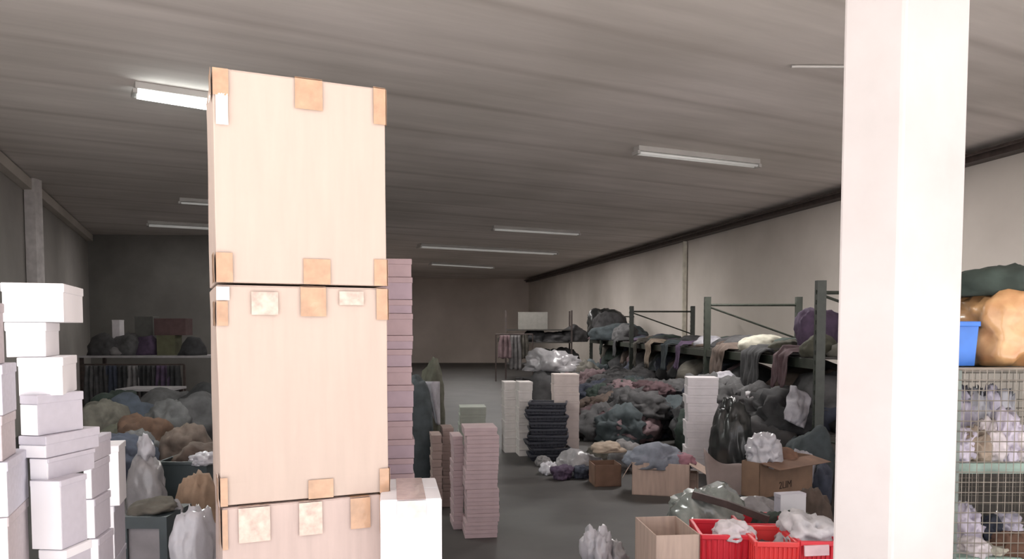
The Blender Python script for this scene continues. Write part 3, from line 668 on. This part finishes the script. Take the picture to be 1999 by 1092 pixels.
# ------------------------------------------------------------------ floor things, middle right
lump_px('plastic_bag', 1130, 888, 930, 80, 0, 'bag_grey', 'crumpled grey bag on the floor at the end of the black crates', 'bag', fold=.3)
for k, (px, pt, pb, wp, m, lb) in enumerate([
    (1075, 905, 928, 40, 'bag_white', 'small white crumpled bag left in the floor litter'),
    (1098, 912, 938, 34, 'f_purple', 'small purple cloth in the floor litter'),
    (1118, 912, 930, 42, 'bag_lilac', 'lilac white wrapper in the middle of the floor litter'),
    (1138, 912, 936, 30, 'f_navy', 'navy cloth in the floor litter'),
    (1152, 916, 934, 22, 'f_pink', 'small pink cloth in the floor litter'),
    (1060, 893, 912, 30, 'f_grey', 'small grey cloth at the foot of the black crates')]):
    lump_px('litter', px, pt, pb, wp, 0, m, lb, 'litter', fold=.3)
# cartons on the floor
def open_carton(pl, pc, pr, pt, pb, yaw, m, label, name='open_carton', flaps=((0, 110), (1, 70)), Y=None, d=.4, z=0):
    Y0 = at_z(pc, pb, z).y if Y is None else Y
    ctr, w_, d_ = fit(pl, pc, pr, Y0, R(yaw), d); h = zat(pt, Y0, pc) - z
    o = empty(name, (ctr.x, ctr.y, z), R(yaw), label, 'carton')
    bm = bmnew(); t = .006
    for (x0, x1, y0, y1) in ((-w_/2, w_/2, -d_/2, -d_/2+t), (-w_/2, w_/2, d_/2-t, d_/2), (-w_/2, -w_/2+t, -d_/2, d_/2), (w_/2-t, w_/2, -d_/2, d_/2)): box(bm, x0, x1, y0, y1, 0, h)
    box(bm, -w_/2, w_/2, -d_/2, d_/2, 0, t); fin('body', bm, m, o)
    for side, ang in flaps:
        bm = bmnew(); fl = min(.18, d_*.5, h*.8)
        if side == 0: mt = Matrix.Translation((0, -d_/2, h)) @ Matrix.Rotation(R(ang), 4, 'X'); box(bm, -w_/2, w_/2, 0, t, 0, 0.001, mt); box(bm, -w_/2+.01, w_/2-.01, 0, t*.7, 0, fl, mt)
        if side == 1: mt = Matrix.Translation((w_/2, 0, h)) @ Matrix.Rotation(R(ang), 4, 'Y'); box(bm, 0, t*.7, -d_/2+.01, d_/2-.01, 0, fl, mt)
        if side == 2: mt = Matrix.Translation((0, d_/2, h)) @ Matrix.Rotation(R(-ang), 4, 'X'); box(bm, -w_/2+.01, w_/2-.01, 0, t*.7, 0, fl, mt)
        if side == 3: mt = Matrix.Translation((-w_/2, 0, h)) @ Matrix.Rotation(R(-ang), 4, 'Y'); box(bm, 0, t*.7, -d_/2+.01, d_/2-.01, 0, fl, mt)
        fin('flap', bm, m, o)
    return o, ctr, w_, d_, h
o, ctr, w_, d_, h = open_carton(1236, 1350, None, 908, 972, -14, M['carton_dim'], 'open brown carton with clothes on the floor near the off white tower', flaps=((3, 150), (1, 120)), d=.42)
lump('garment', (ctr.x-.05, ctr.y, h-.06), (.62, .44, .22), 'f_pale blue', 'pale blue grey cloth filling the open brown carton', 'garment', rz=0, a=.25, fold=.25)
lump('garment', (ctr.x+.16, ctr.y-.05, h-.03), (.30, .25, .12), 'f_pink', 'pink cloth at the edge of the open brown carton', 'garment', rz=0)
lump_px('garment', 1180, 872, 925, 70, 0, 'f_khaki', 'khaki and grey heap left of the open brown carton', 'garment', Y=8.9, fold=.3)
lump_px('garment', 1230, 868, 935, 80, 0, 'f_grey', 'grey heap behind the open brown carton', 'garment', Y=8.6, fold=.25)
open_carton(1163, 1215, None, 908, 950, 6, M['carton_dark'], 'dark reddish brown carton left of the open brown carton', flaps=(), d=.3)
lump('garment', tuple(Vector((at(1185, 905, 8.4).x, 8.4, .26))), (.34, .3, .1), 'f_beige', 'beige cloth on the dark reddish carton', 'garment', rz=0)
o, ctr, w_, d_, h = open_carton(1330, 1364, None, 925, 962, -20, M['carton_dim'], 'small orange brown carton in front of the off white tower', name='small_carton', flaps=((0, 150),), d=.15)
# leaning grey-brown board
def board(u, v):
    a = at(1385, 992, 6.75); b = at(1482, 992, 6.6); p = a.lerp(b, u); p.z = 0.01
    top = [885, 870, 905, 930][min(3, int(u*3.999))]
    zt = zat(878 + 45*u + 12*math.sin(u*5), 6.9, 1430)
    return Vector((p.x, p.y + .25*v, .01 + (zt-.01)*v))
M['boardm'] = mat('grey_brown_board', (0.26, 0.21, 0.20), .8, .1, 6)
sheet('cardboard_sheet', board, 12, 8, 'boardm', 'flattened grey brown cardboard leaning against the black sack', 'cardboard', thick=.006)
# black sack by the off white tower
lump_px('sack', 1432, 795, 925, 78, 0, 'bag_black', 'big black sack between the off white tower and the printed carton', 'sack', a=.2, fold=.2, Y=7.6, dep=.8)
# printed carton with crumpled white bag on top (stands on the lower board pile)
o, ctr, w_, d_, h = open_carton(1452, 1488, 1592, 905, 960, -55, M['carton_dark'], 'brown carton with dark printed marks holding a white bag', name='printed_carton', flaps=((1, 100),), Y=6.1, z=.24)
o.children[0].data.materials[0] = mat('printed_brown_card', (0.24, 0.15, 0.10), .8, .12, 6)
fc = bpy.data.curves.new('print', 'FONT'); fc.body = '2LIM'; fc.size = .085; fc.extrude = .0006; fc.align_x = 'CENTER'
to = bpy.data.objects.new('print_tmp', fc); C.objects.link(to); bpy.context.view_layer.update()
dg = bpy.context.evaluated_depsgraph_get(); me = bpy.data.meshes.new_from_object(to.evaluated_get(dg)); bpy.data.objects.remove(to)
me.materials.clear(); me.materials.append(M['ink']); pr_ = link('print', me, o); pr_.location = (w_/2+.002, -.02, .05); pr_.rotation_euler = (R(90), 0, R(90))
# stand under it
bm = bmnew(); box(bm, -w_/2-.05, w_/2+.05, -d_/2-.02, d_/2+.02, 0, .239)
oo = fin('bale', bm, M['f_dark grey'], None, (ctr.x, ctr.y, 0), bevel=.03); oo.rotation_euler = (0, 0, R(-55)); tag(oo, 'dark grey wrapped bale under the printed brown carton', 'bale')
lump('plastic_bag', (ctr.x-.82*.20, ctr.y-.57*.20, .24+h-.06), (.24, .22, zat(852, 6.15)-.24-h+.06), 'bag_white', 'crumpled white bag sitting in the printed brown carton', 'bag', rz=0, fold=.4, a=.2)
lump('garment', (ctr.x+.82*.06, ctr.y+.57*.06, .24+h-.05), (.26, .2, .13), 'f_rust', 'rust brown cloth sitting in the printed brown carton', 'garment', rz=0)
lump_px('garment', 1575, 895, 955, 50, 0, 'f_pale grey', 'pale grey cloth right of the printed brown carton', 'garment', Y=6.9)
lump_px('garment', 1610, 915, 985, 40, 0, 'f_navy', 'navy cloth at the rack foot next to the pillar', 'garment', Y=6.8)
lump_px('garment', 1590, 850, 990, 90, 0, 'f_teal', 'dark teal heap at the rack foot behind the rust cloth', 'garment', Y=7.3)
lump_px('sack', 1500, 830, 940, 130, 0, 'f_charcoal', 'charcoal heap behind the crumpled white bag', 'garment', Y=7.9)

# big translucent bag with dark strip, pale box, crates
lump_px('plastic_bag', 1395, 975, 1075, 190, 0, 'bag_clear', 'big greenish translucent plastic bag on the floor behind the red crates', 'bag', Y=5.0, dep=.8, fold=.3, a=.2)
lump_px('plastic_bag', 1480, 985, 1075, 110, 0, 'bag_grey', 'grey plastic bag right of the big translucent one', 'bag', Y=5.3, dep=.7, fold=.3, a=.2)
a = at(1352, 966, 5.0); b = at(1420, 985, 4.9); c3 = at(1500, 1015, 4.75); 
bm = bmnew(); beam(bm, a, b, .03, .045); beam(bm, b, c3, .03, .045)
tag(fin('strap', bm, M['brown_metal']), 'dark folded strap lying across the translucent bag', 'strap')
stack_box(1515, 1566, 1582, 958, 1005, 5.3, 14, M['lilac'], M['lilac'], 'pale lilac grey box behind the red crates', name='storage_box')
# support pile for the lilac box
bx = at(1548, 1005, 5.3); 
lump('garment', (bx.x+.02, 5.45, 0), (.45, .45, zat(1003, 5.3)), 'f_olive', 'olive cloth heap under the pale lilac box', 'garment', rz=0, flat=.6, a=.1)
lump_px('garment', 1525, 1012, 1075, 120, 0, 'f_dark green', 'dark green wrapped heap behind the red crates', 'garment', Y=4.9, dep=.5)
lump_px('garment', 1600, 965, 1060, 60, 0, 'f_brown', 'brown cloth heap next to the pillar foot', 'garment', Y=5.6)
# red crates
def crate_px(pl, pr, pt, Y, h, d, yaw, m, label, z=None, **kw):
    zt = zat(pt, Y, (pl+pr)/2); z = zt - h if z is None else z
    ctr, w_, _ = fit(pl, pr, None, Y, R(yaw), d)
    return crate(ctr.x, ctr.y, z, w_, d, zt - z, R(yaw), M[m], label, None, **kw), ctr, w_, zt
_, c_, w_, zt_ = crate_px(1374, 1478, 1046, 4.10, .3, .34, -4, 'red', 'red plastic crate holding crumpled paper, left of the red crates', z=0)
lump('paper_bundle', (c_.x+.05, c_.y-.06, zt_-.035), (.21, .26, .085), 'paper', 'crumpled white pink paper in the left red crate', 'paper', rz=0, fold=.3)
_, c_, w_, zt_ = crate_px(1450, 1546, 1024, 4.70, .3, .3, -4, 'red', 'deep red plastic crate behind the other two', z=0)
_, c_, w_, zt_ = crate_px(1484, 1566, 1060, 3.95, .3, .34, -3, 'red2', 'bright red plastic crate in front, right of the paper filled one', z=0)
lump('paper_bundle', (c_.x, c_.y+.02, zt_-.16), (.2, .28, .1), 'f_maroon', 'maroon cloth inside the bright red front crate', 'garment', rz=0, fold=.3)
_, c_, w_, zt_ = crate_px(1570, 1650, 1058, 3.95, .3, .34, -3, 'red', 'red crate with white cloth, partly hidden behind the pillar', z=0)
lump('garment', (c_.x, c_.y+.05, zt_-.1), (.24, .3, .19), 'f_white', 'white cloth overflowing the crate beside the pillar', 'garment', rz=0, fold=.35)
bm = bmnew(); p0 = at(1570, 1076, 3.94); p1 = at(1618, 1074, 3.94); beam(bm, p0, p1, .012, .055); tag(fin('label_strip', bm, mat('pink_white_card', (.8, .55, .58), .5)), 'pink white strip on the crate beside the pillar', 'strip')
# beige carton at bottom, cut by the frame
open_carton(1284, 1372, None, 1044, 1300, 6, M['carton_dim'], 'beige carton at the bottom edge left of the red crates', Y=3.95, z=0, d=.4, flaps=())
# trash bag bottom
lump_px('plastic_bag', 1168, 1042, 1110, 48, 0, 'bag_white', 'small crumpled grey white bag on the floor at the bottom edge', 'bag', fold=.35, Y=4.75)
lump_px('plastic_bag', 1204, 1070, 1110, 42, 0, 'bag_grey', 'grey bag tail on the floor beside the small crumpled bag', 'bag', fold=.35, Y=4.8)

# ------------------------------------------------------------------ left background
# long table / shelf with clutter at the left back
def table(pl, pr, pt, Y, d, label, name='long_table', mt='dark_rail', leg=True):
    zt = zat(pt, Y); xl, xr = at(pl, pt, Y).x, at(pr, pt, Y).x
    o = empty(name, ((xl+xr)/2, Y+d/2, 0), 0, label, 'table'); w = xr-xl
    bm = bmnew(); box(bm, -w/2, w/2, -d/2, d/2, zt-.04, zt); fin('tabletop', bm, M[mt], o)
    bm = bmnew(); 
    for sx in (-1, 1):
        for sy in (-1, 1):
            bm = bmnew(); box(bm, sx*(w/2-.06)-.03, sx*(w/2-.06)+.03, sy*(d/2-.06)-.03, sy*(d/2-.06)+.03, 0, zt-.04); fin('leg', bm, M['brown_metal'], o)
    return zt
YT = 15.5
zt = table(150, 520, 695, YT, 1.0, 'long dark table with a pale edge heaped with clothes at the left back')
for k, (px, pt, wp, m, lb, nm) in enumerate([
    (205, 655, 60, 'f_charcoal', 'charcoal cloth at the left end of the long table', 'garment'),
    (245, 650, 60, 'f_dark grey', 'dark grey cloth heap on the long table below the white tags', 'garment'),
    (280, 658, 55, 'f_purple', 'dull purple cloth in the heap on the long table', 'garment'),
    (375, 660, 50, 'f_black', 'black cloth beside the green carton on the long table', 'garment'),
    (228, 672, 50, 'f_grey', 'grey cloth in front on the long table', 'garment')]):
    c = at(px, pt, YT+.35); lump(nm, (c.x, YT+.35+.1*(k%3), zt-.003), (wp/F*YT, .5, c.z-zt), m, lb, 'garment', rz=0, sub=3)
def tb(pl, pr, pt, pb, Y, m, label, z=None, d=.35, nm='storage_box'):
    x0, x1 = at(pl, pt, Y).x, at(pr, pt, Y).x; z0 = zat(pb, Y) if z is None else z
    return shoebox((x0+x1)/2, Y+d/2, z0, x1-x0, d, zat(pt, Y)-z0, 0, M[m], M[m], label, cat='box', name=nm)
M['olivebox'] = mat('olive_card', (.12, .12, .07), .8); M['maroonbox'] = mat('maroon_card', (.11, .065, .065), .8); M['greybox'] = mat('grey_card', (.12, .12, .11), .8)
tb(305, 341, 655, 695, YT+.3, 'olivebox', 'olive green carton on the long table', z=zt)
tb(300, 362, 622, 655, YT+.3, 'maroonbox', 'dull red box lying across the olive green carton', z=zat(655, YT+.3)+.001)
tb(262, 298, 618, 690, YT+.62, 'greybox', 'dark grey box standing behind the cloth on the long table', z=zt, d=.3)
tb(218, 233, 625, 690, YT+.7, 'w4', 'slim box with white stripes on the long table', z=zt, d=.2)
# second rail lower
zt2 = table(225, 330, 760, 13.0, .7, 'small low table with a pale edge under the long one', name='side_table')
bm = bmnew()
YR = 14.6; xl, xr = at(165, 730, YR).x, at(360, 730, YR).x
for x in (xl, xr): beam(bm, (x, YR, 0), (x, YR, zat(712, YR)), .04, .04)
beam(bm, (xl, YR, zat(712, YR)), (xr, YR, zat(712, YR)), .03, .03); tag(fin('clothes_rail', bm, M['brown_metal']), 'dark clothes rail in front of the long table', 'rail')
for k in range(9):
    px = 178 + k*20; c = ['dark grey','charcoal','navy','black','grey','black','charcoal','purple','black'][k]
    hang(px, 714, 805 + (k*7) % 15, YR-.02, .30, 'f_'+c, '%s garment hanging on the dark rail at the left, %s' % (c, ['leftmost','second from left','third from left','fourth from left','in the middle','fourth from right','third from right','second from right','rightmost'][k]), k+3)
# heaps of clothes left
HL = [(185, 790, 905, 70, 'f_khaki', 'khaki heap just right of the near white boxes', 9.5),
      (240, 785, 900, 100, 'f_blue', 'dull blue heap in the left clothes pile', 9.8),
      (225, 822, 905, 95, 'f_olive', 'grey olive heap below the blue one', 8.8),
      (268, 820, 890, 60, 'f_rustdark', 'orange brown cloth in the left clothes pile', 8.6),
      (320, 790, 900, 70, 'f_dark grey', 'grey heap right of the blue one', 9.4),
      (365, 785, 900, 90, 'f_charcoal', 'charcoal heap at the edge of the tall cartons', 9.6),
      (345, 842, 905, 70, 'f_brown', 'reddish brown cloth over the dark bin', 7.9),
      (225, 858, 960, 80, 'f_navy', 'navy cloth between the white boxes and the grey bag', 7.6),
      (300, 770, 880, 110, 'f_dark grey', 'dark grey heap at the back of the left pile', 11.2),
      (205, 765, 880, 90, 'f_dark green', 'dark green heap at the back of the left pile', 11.5),
      (390, 760, 880, 110, 'f_black', 'black heap at the back behind the tall cartons', 11.0),
      (255, 845, 930, 60, 'f_dark grey', 'dark grey cloth above the grey bag', 7.9)]
for px, pt, pb, wp, m, lb, Y in HL: lump_px('garment', px, pt, pb, wp*1.5, 0, m, lb, 'garment', Y=Y, dep=.8)
# grey bag with tied top
def tied_bag(px, pt, pb, wpx, Y, m, label, z0=0, cap=None):
    c = at(px, (pt+pb)/2, Y); w_ = wpx/F*Y; h = zat(pt, Y, px)-z0
    o = empty('tied_bag', (c.x, Y+w_*.3, z0), 0, label, 'bag'); SEED[0] += 1
    bm = lump_mesh(w_*1.1, w_*.8, h*.86, SEED[0], a=.12, fold=.12, flat=.9, boxy=.1); fin('sack_body', bm, M[m], o, smooth=True)
    SEED[0] += 1; bm = lump_mesh(w_*.40, w_*.36, h*.24, SEED[0], a=.3, fold=.4, sub=3, flat=.8); fin('gathered_top', bm, M[cap or m], o, (0, 0, h*.78), smooth=True)
    return o
tied_bag(276, 856, 1010, 70, 5.6, 'bag_grey', 'grey plastic sack with a pale tied top beside the dark bin', cap='bag_white')
# dark bin
_, c_, w_, zt_ = crate_px(303, 398, 902, 5.9, .5, .55, 0, 'teal', 'dark teal plastic bin behind the brown sack', z=0, slots=False, name='plastic_bin', cat='bin', taper=.82)
lump('garment', (c_.x, c_.y, zt_-.08), (.33, .45, .2), 'f_brown', 'brown cloth heaped in the dark teal bin', 'garment', rz=0)
lump('plastic_bag', (c_.x+.13, c_.y-.2, zt_-.03), (.2, .2, .09), 'bag_white', 'white wrapper on the rim of the dark teal bin', 'bag', rz=0, fold=.4)
# framed stool / cabinet at the bottom
def stool():
    Y = 4.45; x0, x1 = at(232, 1010, Y).x, at(325, 1010, Y).x; zt = zat(1010, Y); w = x1-x0; d = .35
    o = empty('low_cabinet', ((x0+x1)/2, Y+d/2, 0), 0, 'low dark framed cabinet with a grey panel at the bottom left', 'cabinet')
    bm = bmnew(); box(bm, -w/2, w/2, -d/2, d/2, zt-.07, zt); 
    for s in (-1, 1): box(bm, s*w/2-(.045 if s>0 else 0), s*w/2+(0 if s>0 else .045), -d/2, d/2, 0, zt-.07)
    fin('frame', bm, M['teal'], o)
    bm = bmnew(); box(bm, -w/2+.045, w/2-.045, -d/2+.02, -d/2+.03, .04, zt-.07); fin('panel', bm, M['stool_panel'], o)
    return (x0+x1)/2, Y+d/2, zt
sx_, sy_, sz_ = stool()
lump('garment', (sx_, sy_, sz_-.003), (.27, .3, .075), 'f_khaki', 'brown khaki cloth on the low dark cabinet', 'garment', rz=0)
lump_px('sack', 372, 935, 1075, 72, 0, 'sacking', 'brown sack leaning on the tall cartons', 'sack', Y=4.9, a=.12)
lump_px('plastic_bag', 368, 1000, 1130, 88, 0, 'bag_white', 'whitish plastic sack at the bottom next to the tall cartons', 'bag', Y=3.95, a=.12)
tied_bag(335, 985, 1100, 60, 4.6, 'bag_grey', 'small grey tied sack right of the low cabinet')

# ------------------------------------------------------------------ mesh shelving right of the pillar
def mesh_cage():
    Y = 3.75; x0 = at(1864, 722, Y).x; w = 1.0; d = .6
    zt = zat(722, Y, 1920); zs = zat(925, Y, 1920); zs2 = .42
    o = empty('wire_cage_shelf', (x0, Y, 0), 0, 'grey green wire mesh shelf unit right of the white pillar', 'shelving')
    for x in (0, w):
        for y in (0, d): 
            bm = bmnew(); beam(bm, (x, y, 0), (x, y, zt), .045, .045); fin('post', bm, M['grey_metal'], o)
    bm = bmnew()
    for y in (0, d): bar(bm, (0, y, zt), (w, y, zt), .012)
    for x in (0, w): bar(bm, (x, 0, zt), (x, d, zt), .012)
    fin('top_rail', bm, M['wire'], o)
    for (nm, a, b) in (('mesh_panel', (0, -.026), (w, -.026)), ('mesh_panel', (0, d), (w, d)), ('mesh_panel', (0, 0), (0, d)), ('mesh_panel', (w, 0), (w, d))):
        bm = bmnew(); n = int((Vector(b)-Vector(a)).length/.035)
        for i in range(n+1):
            p = Vector(a).lerp(Vector(b), i/n); bar(bm, (p.x, p.y, .05), (p.x, p.y, zt), .0022 if i%1==0 else .003, 4)
        k = int(zt/.05)
        for i in range(1, k+1): bar(bm, (a[0], a[1], i*zt/k), (b[0], b[1], i*zt/k), .0025, 4)
        fin(nm, bm, M['wire'], o)
    for z, mt_ in ((zt-.012, 'wire'), (zs, 'shelf_green'), (zs2, 'shelf_green')):
        bm = bmnew(); box(bm, .02, w-.02, .0, d-.02, z, z+.006 if z > 1.3 else z+.05); fin('shelf', bm, M[mt_] if z < 1.3 else M['grey_metal'], o)
    return x0, Y, w, d, zt, zs+.05, zs2+.05
x0, Y, w, d, zt, zs, zs2 = mesh_cage()
zt = zt + .012
# blue bin on top
xb0, xb1 = at(1850, 680, 3.85).x, at(1916, 680, 3.85).x; hb = zat(628, 3.85)-zt
crate((xb0+xb1)/2, 3.98, zt, xb1-xb0, .2, hb, R(4), M['blue'], 'blue plastic bin on top of the wire mesh shelf', None, slots=False, name='blue_bin', cat='bin', taper=.88)
# golden tan sack on top, leaning over
gx = at(1968, 640, 4.0).x
lump('tan_sack', (gx+.04, 4.05, zt-.002), (.46, .42, zat(570, 4.0)-zt), 'gold', 'shiny golden tan plastic sack on top of the wire mesh shelf', 'sack', rz=0, fold=.28, a=.22)
lump('tan_sack', (at(1915, 600, 4.25).x, 4.28, zt-.002), (.36, .24, zat(560, 4.25)-zt), 'gold', 'flatter tan sack behind the blue bin', 'sack', rz=0, fold=.2, a=.15)
lump('garment', (gx+.03, 4.1, zat(572, 4.1)-.02), (.52, .4, zat(522, 4.1)-zat(572, 4.1)+.03), 'f_dark green', 'dark green cloth draped on top of the golden tan sack', 'garment', rz=0)
rr = random.Random(4)
for k in range(9):
    px = 1876 + (k % 5)*28 + rr.uniform(-4, 4); Yk = 3.84 + .24*(k//5); c = at(px, 800, Yk)
    hh = rr.uniform(.15, .27) if k < 5 else .33
    m, cn_ = [('bag_lilac','lilac white'), ('f_beige','beige'), ('paper','white'), ('bag_lilac','lilac white'), ('paper','white'), ('bag_lilac','lilac white'), ('bag_white','white'), ('bag_lilac','lilac white'), ('bag_white','white')][k]
    lump('wrapped_bundle', (c.x, Yk, zs-.003), (.12, .14, hh), m, '%s wrapped bundle on the middle mesh shelf, %s row, %s' % (cn_, 'front' if k < 5 else 'back', ['at the post','second from the post','in the middle','fourth from the post','fifth from the post'][k % 5]), 'bundle', fold=.4, rz=0)
for k, (px, pt, wp, m, lb, hz) in enumerate([
    (1885, 985, 45, 'bag_lilac', 'lilac bag at the post on the lower mesh shelf', 0), (1905, 1000, 60, 'f_khaki', 'khaki cloth on the lower mesh shelf', 1), (1930, 1010, 40, 'f_navy', 'navy cloth on the lower mesh shelf', 0),
    (1960, 1005, 50, 'bag_lilac', 'lilac white bag right on the lower mesh shelf', 1), (1900, 1050, 60, 'paper', 'white crumpled paper on the lower mesh shelf', -1), (1975, 1040, 70, 'f_rust', 'rust red cloth at the right of the lower mesh shelf', -1), (1935, 1060, 50, 'f_cream', 'cream cloth in the middle of the lower mesh shelf', -1)]):
    Yk = 3.96 + .12*hz; c = at(px, pt, Yk); lump('wrapped_bundle', (c.x, Yk, zs2-.003), (wp/F*Yk, .16, c.z-zs2), m, lb, 'bundle', fold=.35, rz=0)
